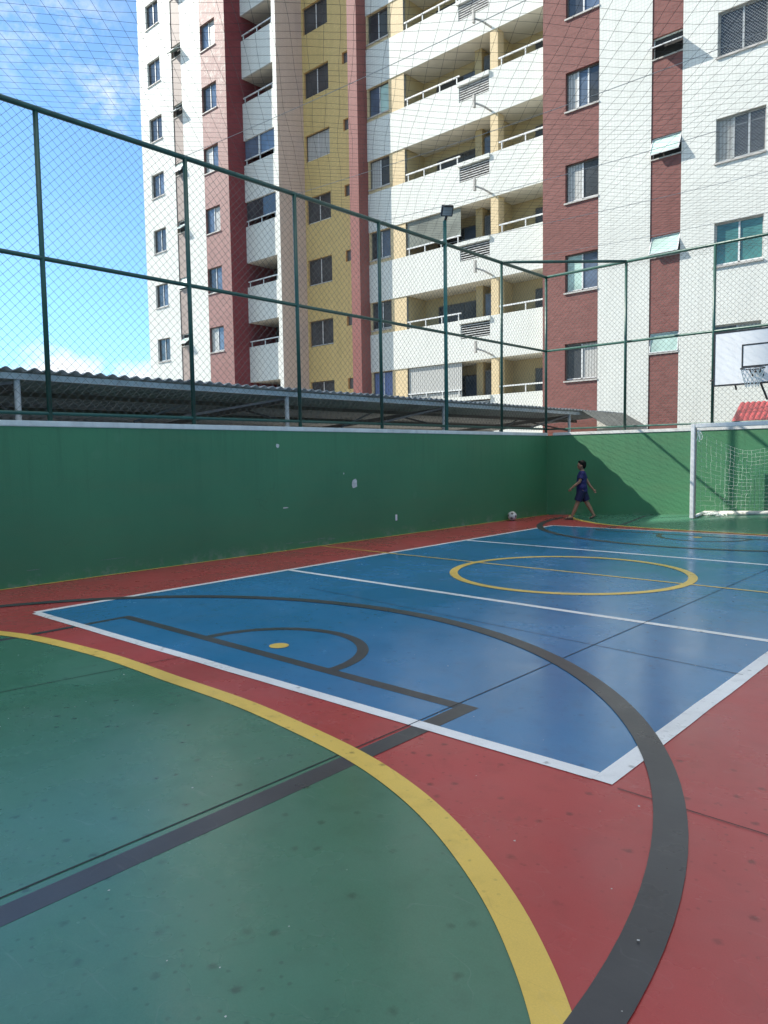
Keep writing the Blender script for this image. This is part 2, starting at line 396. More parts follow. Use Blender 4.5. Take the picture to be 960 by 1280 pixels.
struct(mb.build('blue_playing_floor', M['blue']), 'blue painted playing field inside the white lines', 'court floor')
# goal areas: boundary curve measured on the near end
half = [(0,2.83),(.8,2.835),(1.4,2.79),(2.0,2.71),(2.45,2.59),(2.85,2.42),(3.25,2.18),(3.55,1.94),(3.8,1.68),(4.0,1.38),(4.15,1.0),(4.24,.55),(4.28,0.0),(4.29,-1.6)]
def catmull(P, n=6):
    o = []
    for i in range(len(P)-1):
        p0, p1, p2, p3 = P[max(i-1,0)], P[i], P[i+1], P[min(i+2, len(P)-1)]
        for k in range(n):
            t = k/n
            o.append(tuple(.5*((2*b)+(-a+c)*t+(2*a-5*b+4*c-d)*t*t+(-a+3*b-3*c+d)*t**3) for a, b, c, d in zip(p0, p1, p2, p3)))
    return o+[P[-1]]
hc = catmull(half)
curve = [(XC-x, y) for x, y in hc[::-1]][:-1]+[(XC+x, y) for x, y in hc]
def ycurve(dx):
    dx = abs(dx)
    for (a, ya), (b, yb_) in zip(hc[:-1], hc[1:]):
        if a <= dx <= b: return ya+(yb_-ya)*(dx-a)/max(1e-6, b-a)
    return Y0
mb = MB(); area(mb, XC-4.29, XC+4.29, lambda x: Y0, lambda x: max(Y0, ycurve(x-XC)), .002, 160, 14)
area(mb, XC-4.29, XC+4.29, lambda x: min(YB, 2*YM-max(.87, ycurve(x-XC))), lambda x: YB, .002, 120, 10)
struct(mb.build('green_goal_area_floor', M['green']), 'green painted goal areas behind the yellow arcs', 'court floor')
mb = MB(); WL = .085
h = .004
def wobble(P, amp=.003, seed=1):
    q = random.Random(seed); o = []
    for a, b in zip(P[:-1], P[1:]):
        n = max(1, int(math.dist(a, b)/.35)); o += [(a[0]+(b[0]-a[0])*i/n+q.uniform(-amp, amp)*(i > 0), a[1]+(b[1]-a[1])*i/n+q.uniform(-amp, amp)*(i > 0)) for i in range(n)]
    return o+[P[-1]]
strip(mb, wobble([(lx(EY0), ey(1.7)), (lx(14.45), 14.45)]), WL, h); strip(mb, wobble([(SX1, ey(SX1)-WL/2), (SX1, fy(SX1))]), .105, h)
strip(mb, wobble([(lx(3.2)+WL/2, ey(1.76)), (SX1-.053, ey(SX1))]), WL+.01, h); strip(mb, wobble([(lx(14.45)+WL/2, fy(1.6)), (SX1-.053, fy(SX1))]), .07, h)
strip(mb, wobble([(lx(6.72)+WL/2, 6.735), (SX1-.053, 6.63)]), .085, h); strip(mb, wobble([(lx(11.07)+WL/2, 11.10), (SX1-.053, 11.05)]), .085, h)
struct(mb.build('white_court_lines', M['white']), 'white volleyball lines round the blue field', 'court lines')
mb = MB(); YH = .0055
strip(mb, curve, .125, YH); strip(mb, [p for p in mir(curve) if p[1] < YB-.02], .1, YH)
strip(mb, arc(XC, 8.84, 1.53, 0, 360, 96), .11, YH+.001, True)
strip(mb, [(.03, YM), (XR, YM)], .05, YH); strip(mb, [(.035, Y0), (.035, YB-.02)], .05, YH)
for y in (3.93, 2*YM-3.93):
    vs = [(4.87+.085*math.cos(t*math.pi/12), y+.085*math.sin(t*math.pi/12), YH+zf(4.87, y)) for t in range(24)]
    mb.add(vs, [tuple(range(24))])
struct(mb.build('yellow_court_lines', M['yellow']), 'yellow futsal circle, arcs and spot on the court', 'court lines')
mb = MB(); KH = .003
for f in (lambda p: p, mir):
    strip(mb, f([(XC+2.04, Y0), (XC+2.04, 3.74)]), .125, KH)
    strip(mb, f([(XC-2.2, Y0), (XC-2.2, 3.74)]), .07, KH)
    strip(mb, f([(XC-2.16, 3.69), (XC+1.975, 3.69)]), .10, KH+.0005)
    strip(mb, f(arc(4.93, 3.74, .80, 0, 180, 40)), .095, KH+.001)
    q = arc(4.82, 1.62, 3.97, 0, 180, 80); strip(mb, f([(q[0][0]-.12, .9), (q[0][0]-.02, 1.3)]+q+[(q[-1][0]-.02, 1.2), (q[-1][0]-.02, Y0)]) if f is not mir else [p for p in f(q)], .14, YH+.0014)
struct(mb.build('grey_court_lines', M['grey']), 'dark grey basketball key and three point lines', 'court lines')
mb = MB(); JH = .0048
strip(mb, [(6.865, Y0), (6.875, .9), (6.905, 3.2), (6.91, YB-.05)], .008, JH); strip(mb, [(8.2, 3.24), (XR, 3.22)], .006, JH)
strip(mb, [(3.0, 5.95), (8.1, 5.5)], .007, JH); strip(mb, [(4.52, 3.2), (4.3, 1.7)], .007, JH); strip(mb, [(1.8, 12.75), (8.1, 12.75)], .006, JH)
struct(mb.build('slab_joints', M['joint']), 'thin dark saw cut joints across the court floor', 'floor joints')
mb = MB()
for i in range(150):
    x, y = R.uniform(3, 11), R.uniform(.6, 7); s = R.choice((.003, .003, .004, .006)); a = R.uniform(0, 6.28)
    c = [(math.cos(a+k*1.57+R.uniform(-.3,.3))*s*R.uniform(.6,1.3), math.sin(a+k*1.57)*s) for k in range(4)]
    z = .012
    mb.add([(x+p, y+q, z+R.uniform(0,.002)) for p, q in c], [(0,1,2,3)])
for px, py in ((5.05,1.62),(5.0,1.55),(4.97,1.48),(5.9,1.3)): mb.add([(px+a, py+b, .0125) for a, b in ((-.007,-.004),(.008,-.005),(.006,.005),(-.006,.005))], [(0,1,2,3)])
tag(mb.build('litter_flecks', M['fleck']), 'tiny white flecks of litter scattered over the painted floor', 'litter', kind='stuff')

# ------------------------------------------------------------------ boundary walls
def court_wall(name, label, x0, x1, y0, y1, cop):
    t = thing(name, label, 'wall', (x0, y0, 0))
    b = MB().box(0, x1-x0, 0, y1-y0, -.02, WZ-.075).build('wall_panel', M['wall'], t)
    c = MB(); c.box(*cop); c.build('coping', M['coping'], t, bevel=.008)
    return t
lw = court_wall('court_wall', 'long shaded green wall with white coping and chipped paint', -.15, 0, -6, YB, (-.01, .165, 0, YB+6+.02, WZ-.075, WZ))
bw = court_wall('court_wall', 'sunlit green wall behind the goal with net shadows', 0.002, 16, YB, YB+.15, (.166, 16, -.015, .16, WZ-.075, WZ))
rw = court_wall('court_wall', 'long green wall on the right side of the court', XR, XR+.15, -6, YB, (-.01, .16, 0, YB+5.98, WZ-.075, WZ))
def chip(y, z, w_, h_, seed, name='paint_chip', m='chip'):
    if seed >= 20: m = 'scuff'; name = 'scuff_mark'; h_ *= .6
    r = random.Random(seed); n = 11; vs = []
    for k in range(n):
        a = 2*math.pi*k/n; q = r.uniform(.75, 1.1); vs.append((.1525, 6+y+math.cos(a)*w_*q, z+math.sin(a)*h_*q))
    mb = MB(); mb.add(vs, [tuple(range(n))]); return mb.build(name, M[m], lw)
chip(9.83, 1.08, .075, .10, 1); chip(8.0, 1.79, .035, .04, 2); chip(8.14, .735, .07, .012, 3); chip(9.55, 1.28, .012, .02, 6)
for i, (y, z, w_, h_) in enumerate([(8.6,.1,.2,.02),(8.95,.13,.12,.015),(9.2,.10,.1,.02),(8.2,.12,.09,.012),(12.2,.2,.08,.012),(3.9,.2,.1,.01),(5.0,.22,.2,.008)]): chip(y, z, w_, h_, 20+i)
MB().box(.15, .165, 6+10.97, 6+11.02, .30, .42).build('socket_cover', M['wmetal'], lw, bevel=.004)

# ------------------------------------------------------------------ wire fences
def fence_mesh(mb, A, B, z0, z1, sp, r):
    """diamond mesh between plan points A and B"""
    A, B = Vector((*A, 0)), Vector((*B, 0)); Ln = (B-A).length; d = (B-A)/Ln; H = z1-z0; n = int((Ln+H)/sp)
    for k in range(n+1):
        for s in (1, -1):
            u0 = k*sp-H if s == 1 else k*sp
            # line u = u0 + s*(z-z0)
            ua, za = u0, 0.0; ub, zb = u0+s*H, H
            if s == 1:
                if ua < 0: za = -ua; ua = 0
                if ub > Ln: zb = H-(ub-Ln); ub = Ln
            else:
                if ua > Ln: za = ua-Ln; ua = Ln
                if ub < 0: zb = ua+za if za == 0 else zb; zb = (u0 if ua == u0 else Ln+za); ub = 0; zb = min(H, u0)
            if zb-za < .02: continue
            o = Vector((-d.y, d.x, 0))*(.003*s)
            p, q_ = A+d*ua+o+Vector((0,0,z0+za)), A+d*ub+o+Vector((0,0,z0+zb)); ph = k*.7
            w_ = [p.lerp(q_, i/7) for i in range(8)]
            for i in range(1, 7): u_ = (w_[i]-A).dot(d); w_[i] = w_[i]+d*(.010*math.sin(1.9*u_+2.7*w_[i].z)+R.uniform(-.004, .004))+o.normalized()*(.02*math.sin(1.3*u_+w_[i].z))*s
            mb.tube(w_, r, 3, False, False)
t = thing('wire_fence', 'tall dark green wire mesh fence on the long left wall', 'fence', (-.075, 0, WZ))
PS = [-4.3, -2.15, 0, 2.13, 4.25, 6.435, 8.588, 10.705, 12.78, 14.936]
for y in PS:
    if abs(y-12.78) > .01: MB().tube([(0,y,0),(R.uniform(-.012,.012),y+R.uniform(-.02,.02),FZ-WZ)], .034, 10).build('post', M['greenpipe'], t)
for zz, r in ((FZ, .038), (MZ, .03), (WZ+.1, .026)): MB().tube([(0,-6,zz-WZ),(0,YB+.075,zz-WZ)], r, 10).build('rail', M['greenpipe'], t)
mb = MB(); fence_mesh(mb, (0.0,-6), (0.0,YB+.05), .05, FZ-WZ, .124, .0025); mb.build('wire_mesh', M['wire'], t)
t = thing('wire_fence', 'dark green wire mesh fence on the back wall behind the goal', 'fence', (0, YB+.075, WZ))
for x in (0-.075, 2.05, 4.06, 6.1, 8.15, 10.2): MB().tube([(x,0,0),(x,0,FZ-WZ)], .034, 10).build('post', M['greenpipe'], t)
for zz, r in ((FZ, .034), (MZ, .03), (WZ+.09, .022)): MB().tube([(-.04,0,zz-WZ),(14,0,zz-WZ)], r, 10).build('rail', M['greenpipe'], t)
MB().tube([(-.075,14.936-YB-.075,FZ-WZ+.01),(2.05,0,FZ-WZ+.01)], .034, 10).build('corner_brace', M['greenpipe'], t)
mb = MB(); fence_mesh(mb, (-.05,0), (14,0), .05, FZ-WZ, .124, .0025); mb.build('wire_mesh', M['wire'], t)

# floodlight on its own pole
t = thing('floodlight_pole', 'teal pole with a square black floodlight above the left fence', 'floodlight', (-.075, 12.78, WZ))
MB().tube([(0,0,0),(0,0,4.42)], [.042,.04], 14).build('pole', M['tealpipe'], t)
MB().bar((0,0,4.40),(.06,-.02,4.50), .05, .03).build('bracket', M['black'], t)
Mx = Matrix.Translation((.10,-.05,4.60)) @ Matrix.Rotation(rad(-38), 4, 'Z') @ Matrix.Rotation(rad(38), 4, 'Y')
hd = MB().box(-.04, .04, -.125, .125, -.11, .11).build('lamp_head', M['black'], t, bevel=.01); hd.matrix_local = Mx
ln = MB().box(.0405, .046, -.10, .10, -.085, .085).build('lamp_glass', M['lens'], hd)

# ------------------------------------------------------------------ protection net overhead
t = thing('overhead_net', 'sagging dark protection net stretched over the court', 'net', (0, 0, FZ))
NX0, NX1, NY0, NY1 = -.07, 11.4, -2.2, YB+.07
def nz(x, y):
    u = (x-NX0)/(NX1-NX0); q = ((y-NY0) % 4.27)/4.27
    return -.22*math.sin(math.pi*max(0, min(1, u)))*(.55+.45*math.sin(math.pi*q))+.02*math.sin(2.3*x+1.1*y)*math.sin(math.pi*max(0,min(1,u)))
mb = MB(); sp = .165
for fam in (1, -1):
    # lines x - fam*y = c
    cs = [NX0-fam*y for y in (NY0, NY1)]+[NX1-fam*y for y in (NY0, NY1)]
    n = int((max(cs)-min(cs))/(sp*math.sqrt(2)))
    for k in range(n+1):
        c = min(cs)+k*sp*math.sqrt(2); ph = R.uniform(0, 6); am = R.uniform(.01, .035)
        a = max(NX0, min(c+fam*NY0, c+fam*NY1)); b = min(NX1, max(c+fam*NY0, c+fam*NY1))
        if b-a < .1: continue
        m_ = max(2, int((b-a)/.4)); pts = []
        for i in range(m_+1):
            x = a+(b-a)*i/m_; y = (x-c)*fam; wv = am*math.sin(ph+1.7*x)+am*.6*math.sin(2*ph+4.1*x)
            e = min(1, 4*i/m_, 4*(m_-i)/m_)
            x2, y2 = x+wv*e*.7, y-fam*wv*e*.7
            pts.append((x2, y2, nz(x2, y2)))
        mb.tube(pts, .0019, 3, False, False)
mb.build('net_cords', M['netcord'], t)
for y in (2.1, 6.4, 8.6, 10.7, 12.78, 14.93):
    MB().tube([(NX0+(NX1-NX0)*i/12, y, -.16*math.sin(math.pi*i/12)) for i in range(13)], .004, 4, False).build('support_cable', M['cable'], t)

# ------------------------------------------------------------------ carport behind the left wall
t = thing('carport', 'long low carport with corrugated grey roof beyond the left wall', 'carport', (0, 0, 0))
EX, RY0, RY1 = -.30, -8.0, 22.0
ez = lambda y: 2.745+.0000*y
def rz(x, y): return ez(y)-(EX-x)*.075
mb = MB(); n = int((RY1-RY0)/.0225)
prof = [RY0+(RY1-RY0)*i/n for i in range(n+1)]
vs = []
for y in prof:
    b = .021*math.cos(2*math.pi*y/.18)
    wob = .004*math.sin(y*3.1)
    for x in (EX+.10, -3.2, -6.2): vs.append((x, y, rz(x, y)+b+wob+.036))
for y in prof:
    b = .021*math.cos(2*math.pi*y/.18); wob = .004*math.sin(y*3.1)
    for x in (EX+.10, -3.2, -6.2): vs.append((x, y, rz(x, y)+b+wob+.027))
K = 3*(n+1); fs = []
for i in range(n):
    for j in range(2):
        a = 3*i+j; fs.append((a, a+3, a+4, a+1)); fs.append((K+a, K+a+1, K+a+4, K+a+3))
    fs.append((3*i, K+3*i, K+3*i+3, 3*i+3))
mb.add(vs, fs, True); mb.build('roof_sheet', M['roofsheet'], t)
MB().box(EX-.03, EX+.03, RY0, RY1-.05, 2.655, 2.735).build('eave_beam', M['beam'], t)
for x in (-1.8, -3.4, -5.0, -6.0): MB().box(x-.025, x+.025, RY0, RY1-.05, rz(x,0)-.075, rz(x,0)+.0).build('purlin', M['dbeam'], t)
for y in (-5.0, -.5, 3.95, 8.5, 13.0, 18.7):
    MB().tube([(EX-.02,y,-.03),(EX-.02,y,2.655)], .04, 10).build('post', M['beam'], t)
    MB().tube([(-6.0,y,-.03),(-6.0,y,2.25)], .04, 10).build('post', M['beam'], t)
    MB().bar((EX-.02,y,2.60),(-6.0,y,2.18), .05, .09).build('rafter', M['dbeam'], t)
    MB().bar((EX-.02,y+.02,2.2),(-1.7,y+.02,2.52), .035).build('brace', M['dbeam'], t)
    MB().bar((EX-.02,y-2.1,2.25),(EX-.05,y-.02,2.62), .035).build('brace', M['dbeam'], t)
    MB().bar((-.9,y-2.6,2.18),(-1.0,y-1.6,2.5), .03).build('brace', M['dbeam'], t)
vs = []; n = 90
for k in (0, .012):
    for i in range(n+1):
        y = 19.2+2.8*i/n; b = .012*math.cos(2*math.pi*y/.18)
        for x, z in ((EX+.11, 2.775), (.55, 2.33)): vs.append((x, y, z+b-k))
K = 2*(n+1); fs = []
for i in range(n): fs += [(2*i, 2*i+1, 2*i+3, 2*i+2), (K+2*i, K+2*i+2, K+2*i+3, K+2*i+1)]
mb = MB(); mb.add(vs, fs, True); mb.build('side_sheet', M['sheet2'], t)
# ------------------------------------------------------------------ apartment building
B = thing('apartment_building', 'tall apartment tower in white, red and yellow tiles with balconies', 'building', (0, 0, 0))
TK = [5.15+2.845*k for k in range(9)]
TOP = 31.0
YL, YR = 21.65, 22.2
GL_ = ['g_dark', 'g_dark', 'g_blue', 'cur_w', 'g_dark', 'cur_w']
def window(x0, x1, z0, z1, y, glz, bars=2, net=False, fm='frame', sill=True, seed=0):
    """sliding window set back in its opening; y is the plane of the wall"""
    yy = y+.10; f = MB(); w_ = .045
    f.box(x0, x0+w_, yy, yy+.05, z0, z1); f.box(x1-w_, x1, yy, yy+.05, z0, z1)
    f.box(x0+w_, x1-w_, yy, yy+.05, z0, z0+w_); f.box(x0+w_, x1-w_, yy, yy+.05, z1-w_, z1)
    fo = f.build('window', M['dframe' if fm == 'frame' else fm], B)
    n = bars; W = (x1-x0-2*w_)/n
    for i in range(n):
        a = x0+w_+W*i; off = .012*(i % 2)
        MB().box(a, a+W, yy+.02+off, yy+.028+off, z0+w_, z1-w_).build('pane', M[glz[i % len(glz)]], fo)
    mu = MB()
    for i in range(1, n): mu.box(x0+w_+W*i-.025, x0+w_+W*i+.025, yy+.004, yy+.016, z0+w_, z1-w_)
    mu.box(x0+w_, x1-w_, yy+.004, yy+.016, z0+w_, z0+w_+.03)
    mu.build('sash', M['frame'], fo)
    if sill: MB().box(x0-.03, x1+.03, y-.045, y+.10, z0-.05, z0-.002).build('sill', M['sill'], fo)
    if net:
        nb = MB(); sp = .085; H = z1-z0
        q = -H
        while q < x1-x0:
            a, b = max(0, q), min(x1-x0, q+H)
            nb.tube([(x0+a, y+.06, z0+a-q), (x0+b, y+.06, z0+b-q)], .004, 3, False, False)
            nb.tube([(x1-a, y+.064, z0+a-q), (x1-b, y+.064, z0+b-q)], .004, 3, False, False); q += sp
        nb.build('window_net', M['cable'], fo)
    return fo
def awning(x0, x1, z0, z1, y, ang):
    yy = y+.08; f = MB(); w_ = .03
    f.box(x0, x0+w_, yy, yy+.04, z0, z1); f.box(x1-w_, x1, yy, yy+.04, z0, z1)
    f.box(x0+w_, x1-w_, yy, yy+.04, z0, z0+w_); f.box(x0+w_, x1-w_, yy, yy+.04, z1-w_, z1)
    fo = f.build('window', M['frame'], B)
    MB().box(x0-.02, x1+.02, y-.03, y+.08, z0-.04, z0-.002).build('sill', M['sill'], fo)
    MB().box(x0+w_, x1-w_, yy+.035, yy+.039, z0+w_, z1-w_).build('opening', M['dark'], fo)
    h_ = (z1-z0)*.94
    zt = z1-.02 if ang < 35 else z1-.22
    a = rad(ang); d = Vector((0, -math.sin(a), -math.cos(a))); n = Vector((0, -math.cos(a), math.sin(a)))
    p = [Vector((x0+.02, y+.06, zt)), Vector((x1-.02, y+.06, zt))]
    hh = min(h_, (zt-z0)/max(.3, math.cos(a))) if ang < 35 else .5
    q = [v_+d*hh for v_ in p]
    g_ = MB(); g_.add([p[0], p[1], q[1], q[0]]+[v_-n*.012 for v_ in (p[0], p[1], q[1], q[0])], [(0,1,2,3),(7,6,5,4),(0,4,5,1),(1,5,6,2),(2,6,7,3),(3,7,4,0)])
    g_.build('pane', M['g_pale'], fo)
    s = MB()
    for u_, v_ in ((p[0],p[1]),(p[1],q[1]),(q[1],q[0]),(q[0],p[0])): s.bar(u_+n*.004, v_+n*.004, .028, .028)
    s.build('sash', M['frame'], fo)
Hw = 1.2
rows = range(0, 9)
holes = lambda x0, x1, dz0=-Hw, dz1=0: [(x0, x1, TK[k]+dz0, TK[k]+dz1) for k in rows]
def wallpart(x0, x1, y, m, hs=(), name='wall', z0=-.03, dep=.16):
    return MB().panel(x0, x1, z0, TOP, y, hs, dep).build(name, M[m], B)
# left block
wE = (-26.28, -25.08); wF = (-21.44, -20.26); wS = (-23.97, -23.2)
wallpart(-27.09, -24.0, YL, 'wt', holes(*wE)); wallpart(-24.0, -23.17, YL+.03, 'bt', holes(*wS, -.6, 0)); wallpart(-23.17, -21.45, YL, 'wt')
wallpart(-21.45, -19.5, YL-.03, 'rte', holes(*wF))
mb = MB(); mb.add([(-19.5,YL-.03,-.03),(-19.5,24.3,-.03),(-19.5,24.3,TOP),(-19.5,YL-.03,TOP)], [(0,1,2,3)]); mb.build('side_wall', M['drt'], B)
GLZ = [['cur_w','cur_w'],['g_dark','g_blue'],['g_dark','cur_w'],['g_blue','cur_w'],['g_dark','g_dark'],['cur_w','g_blue'],['g_dark','g_blue','g_dark']]
for k in rows:
    T = TK[k]
    window(*wE, T-Hw, T, YL, GLZ[(k*3+1) % 6]); window(*wF, T-Hw, T, YL-.03, GLZ[(k*2+3) % 6])
    awning(*wS, T-.6, T, YL+.03, (55, 50, 18, 52, 30, 55, 60, 55, 50)[k] if k else 8)
# left balconies
def rail(x0, x1, y, z0, z1, parent, n=3):
    r = MB(); r.bar((x0,y,z1),(x1,y,z1), .05, .05)
    for i in range(n): x = x0+.12+(x1-x0-.24)*i/(n-1); r.bar((x,y,z0-.02),(x,y,z1-.02), .035)
    return r.build('railing', M['frame'], parent)
LB = 22.55
for k in rows:
    T = TK[k]; z0 = T-2.845+.1; z1 = T-1.05
    b = MB().box(-19.5+.002, -17.2, LB, LB+.12, z0, z1).build('balcony', M['wt'], B)
    MB().box(-19.49, -17.2, LB+.12, 24.2, z0-.001, z0+.12).build('slab', M['soffit'], b)
    rail(-19.48, -17.22, LB+.06, z1, z1+.26, b)
    if k in (3, 4):   # glazed in
        MB().box(-19.48, -17.22, LB+.08, LB+.09, z1+.28, T+.09).build('glazing', M['g_blue' if k == 4 else 'g_dark'], b)
    if k == 4: MB().box(-18.45, -18.35, LB+.05, LB+.10, z1+.28, T+.09).build('glazing_bar', M['frame'], b)
    if k < 3:
        MB().box(-18.15, -17.75, 23.6, 24.15, T-2.6, T+.09).build('inner_pier', M['soffit'], b)
mb = MB().box(-17.2, -16.95, LB-.03, LB+.3, -.03, TOP); mb.build('pier', M['wt'], B)
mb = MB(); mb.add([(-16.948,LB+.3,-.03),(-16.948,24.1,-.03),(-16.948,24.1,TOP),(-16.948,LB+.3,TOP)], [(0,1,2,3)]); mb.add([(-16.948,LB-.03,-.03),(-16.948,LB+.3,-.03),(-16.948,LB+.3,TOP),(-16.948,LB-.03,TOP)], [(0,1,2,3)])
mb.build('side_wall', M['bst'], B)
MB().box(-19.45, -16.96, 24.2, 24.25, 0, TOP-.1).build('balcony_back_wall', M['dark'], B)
# yellow recess and pink pier
YY = 24.1; wG = (-16.85, -15.22); wV = (-14.32, -13.2)
wallpart(-16.947, -11.6, YY, 'yt', holes(*wG)+holes(*wV, -.5, 0))
for k in rows:
    T = TK[k]; window(*wG, T-Hw, T, YY, [['g_dark','g_dark'],['g_dark','g_blue'],['cur_w','cur_w']][0 if k not in (4,) else 2], sill=False, seed=k)
    f = MB().box(*wV, YY+.1, YY+.13, T-.5, T).build('vent_window', M['dframe'], B)
wallpart(-12.13, -11.62, YR, 'pt')
mb = MB(); mb.add([(-11.62,YR,-.03),(-11.62,22.9,-.03),(-11.62,22.9,TOP),(-11.62,YR,TOP)], [(0,1,2,3)]); mb.add([(-12.13,YR,-.03),(-12.13,YR,TOP),(-12.13,24.0,TOP),(-12.13,24.0,-.03)], [(0,1,2,3)])
mb.build('side_wall', M['pt'], B)
# right balconies
RB = 22.75
for k in rows:
    T = TK[k]; zb, zt, zo = T-2.925, T-1.41, T-.08
    lv = (-6.98, -5.66, T-2.09, T-1.55)
    b = MB().panel(-11.618, -3.1, zb, zt, RB, [lv], .12).build('balcony', M['wt'], B)
    MB().box(-11.618, -3.1, RB+.121, RB+.16, zb, lv[2]-.02).box(-11.618, lv[0]-.02, RB+.121, RB+.16, lv[2]-.02, zt).box(lv[1]+.02, -3.1, RB+.121, RB+.16, lv[2]-.02, zt).build('parapet_back', M['soffit'], b)
    MB().box(-11.618, -3.1, RB+.001, RB+.12, zt-.002, zt+.015).build('parapet_cap', M['wt'], b)
    MB().box(-11.618, -3.1, RB+.002, 24.1, zb-.003, zb+.12).build('slab', M['soffit'], b)
    lo = MB()
    for i in range(6): z = lv[2]+.05+.085*i; lo.bar((lv[0],RB+.05,z),(lv[1],RB+.05,z), .07, .022)
    lo.build('louvre', M['louvre'], b)
    MB().box(lv[0]-.05, lv[1]+.03, RB-.07, RB+.0, T-1.54, T-1.40).build('ledge_cap', M['wt'], b)
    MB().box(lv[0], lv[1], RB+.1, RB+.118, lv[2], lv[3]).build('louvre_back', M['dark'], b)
    rail(-9.6, -6.98, RB+.05, zt+.015, zt+.29, b, 4); rail(-5.28, -3.12, RB+.05, zt+.015, zt+.29, b, 3)
    # bedroom window beside cream pier
    MB().panel(-11.618, -9.64, zt, zo+.001, RB+.03, [(-11.56, -10.44, T-1.22, T-.09)], .16).build('wall', M['ct'], B)
    window(-11.56, -10.44, T-1.22, T-.09, RB+.03, [['cur_b','cur_b'],['g_dark','g_dark'],['g_dark','g_blue'],['cur_w','g_dark'],['g_blue','g_pale'],['g_dark','g_dark']][k % 6], sill=True)
    MB().box(-5.62, -5.3, RB+.02, RB+.4, zt, zo).build('column', M['ct'], B)
    # inside of the loggia
    MB().box(-9.638, -5.3, 24.02, 24.1, zt-1.3, zo).box(-5.3, -3.1, 24.02, 24.1, zt-1.3, zo).build('balcony_back_wall', M['ywall'], B)
    MB().box(-9.70, -9.64, RB+.2, 24.02, zt-1.3, zo).build('balcony_side_wall', M['ywall'], B); MB().box(-5.62, -5.5, RB+.4, 24.02, zt-1.3, zo).build('balcony_side_wall', M['ywall'], B)
    MB().box(-6.75, -6.45, 23.45, 24.02, zt-1.3, zo).build('inner_pier', M['ywall'], B)
    d = MB().box(-8.95, -6.78, 23.96, 24.01, zt-1.2, T-.45).build('balcony_door', M['dframe'], B)
    MB().box(-8.9, -7.66, 23.945, 23.958, zt-1.15, T-.5).build('pane', M['g_dark'], d); MB().box(-7.62, -6.83, 23.945, 23.958, zt-1.15, T-.5).build('pane', M['g_dark' if k % 2 else 'g_blue'], d)
    d = MB().box(-6.38, -5.72, 23.5, 23.55, zt-.15, T-.4).build('kitchen_window', M['dframe'], B); MB().box(-6.34, -5.76, 23.488, 23.498, zt-.1, T-.45).build('pane', M['g_blue' if k % 2 else 'g_dark'], d)
    d = MB().box(-4.5, -3.2, 23.96, 24.01, zt-1.2, T-.45).build('balcony_door', M['dframe'], B); MB().box(-4.45, -3.25, 23.945, 23.958, zt-1.15, T-.5).build('pane', M['g_dark'], d)
    if k == 0:
        MB().box(-9.6, -7.0, RB+.09, RB+.10, zt+.3, zo-.02).box(-9.6, -7.0, RB+.09, RB+.10, zt+.02, zt+.24).build('vertical_blind', M['cur_w'], b)
    if k == 2:
        MB().box(-9.6, -7.0, RB+.09, RB+.10, zt+.3, zo-.02).build('glazing', M['g_grey'], b)
    p = MB(); p.tube([(-5.55,RB,T+.02),(-5.72,RB-.3,T+.16),(-5.9,RB-.5,T+.24)], .035, 8); p.box(-5.97,-5.90,RB-.58,RB-.46,T+.10,T+.52)
    p.build('bracket', M['sill'], B)
# right block
wA = (-2.36, -1.2); wR = (.47, 1.35); wB = (2.31, 3.6)
wallpart(-3.18, -1.2, YR, 'rt', holes(wA[0], wA[1]-.001)); wallpart(-1.2, .46, YR-.02, 'wt'); wallpart(.46, 1.36, YR, 'rt', holes(.47, 1.35, -.6, 0))
wallpart(1.36, 8.0, YR-.02, 'wt', holes(*wB))
mb = MB(); mb.add([(8,YR-.02,-.03),(8,36,-.03),(8,36,TOP),(8,YR-.02,TOP)], [(0,1,2,3)]); mb.add([(-3.18,YR,-.03),(-3.18,YR,TOP),(-3.18,24,TOP),(-3.18,24,-.03)], [(0,1,2,3)]); mb.build('side_wall', M['wt'], B)
for k in rows:
    if k > 5: continue
    T = TK[k]
    window(wA[0], wA[1]-.03, T-Hw, T, YR, [['g_dark','cur_w'],['g_pale','g_blue'],['cur_w','g_dark'],['cur_w','g_blue','g_dark'],['g_dark','g_blue'],['g_blue','g_dark']][k], bars=3 if k == 3 else 2, fm='frame')
    awning(*wR, T-.6, T, YR, (8, 22, 26, 62, 40, 50)[k])
    window(*wB, T-Hw, T, YR-.02, [['g_dark','cur_w'],['g_teal','g_teal'],['cur_w','g_dark','g_dark'],['g_dark','g_dark'],['g_dark','g_blue'],['g_dark','cur_w']][k], bars=3 if k == 2 else 2, net=k in (2, 3), fm='sill')
# core that closes the volume
mb = MB()
mb.box(-27.08, -19.52, YL+.17, 36, -.03, TOP-.02).box(-19.49, -16.96, 24.3, 36, -.03, TOP-.02).box(-16.95, -12.14, YY+.17, 36, -.03, TOP-.02)
mb.box(-12.12, -11.63, YR+.02, 36, -.03, TOP-.02).box(-11.62, -9.72, RB+.2, 36, -.03, TOP-.02).box(-9.7, -3.2, 24.12, 36, -.03, TOP-.02).box(-3.17, 7.99, YR+.17, 36, -.03, TOP-.02)
mb.build('wall', M['wt'], B)
mb = MB().box(-27.4, 8.2, YL-.25, 36.3, TOP, TOP+.25); mb.build('roof', M['concrete'], B)
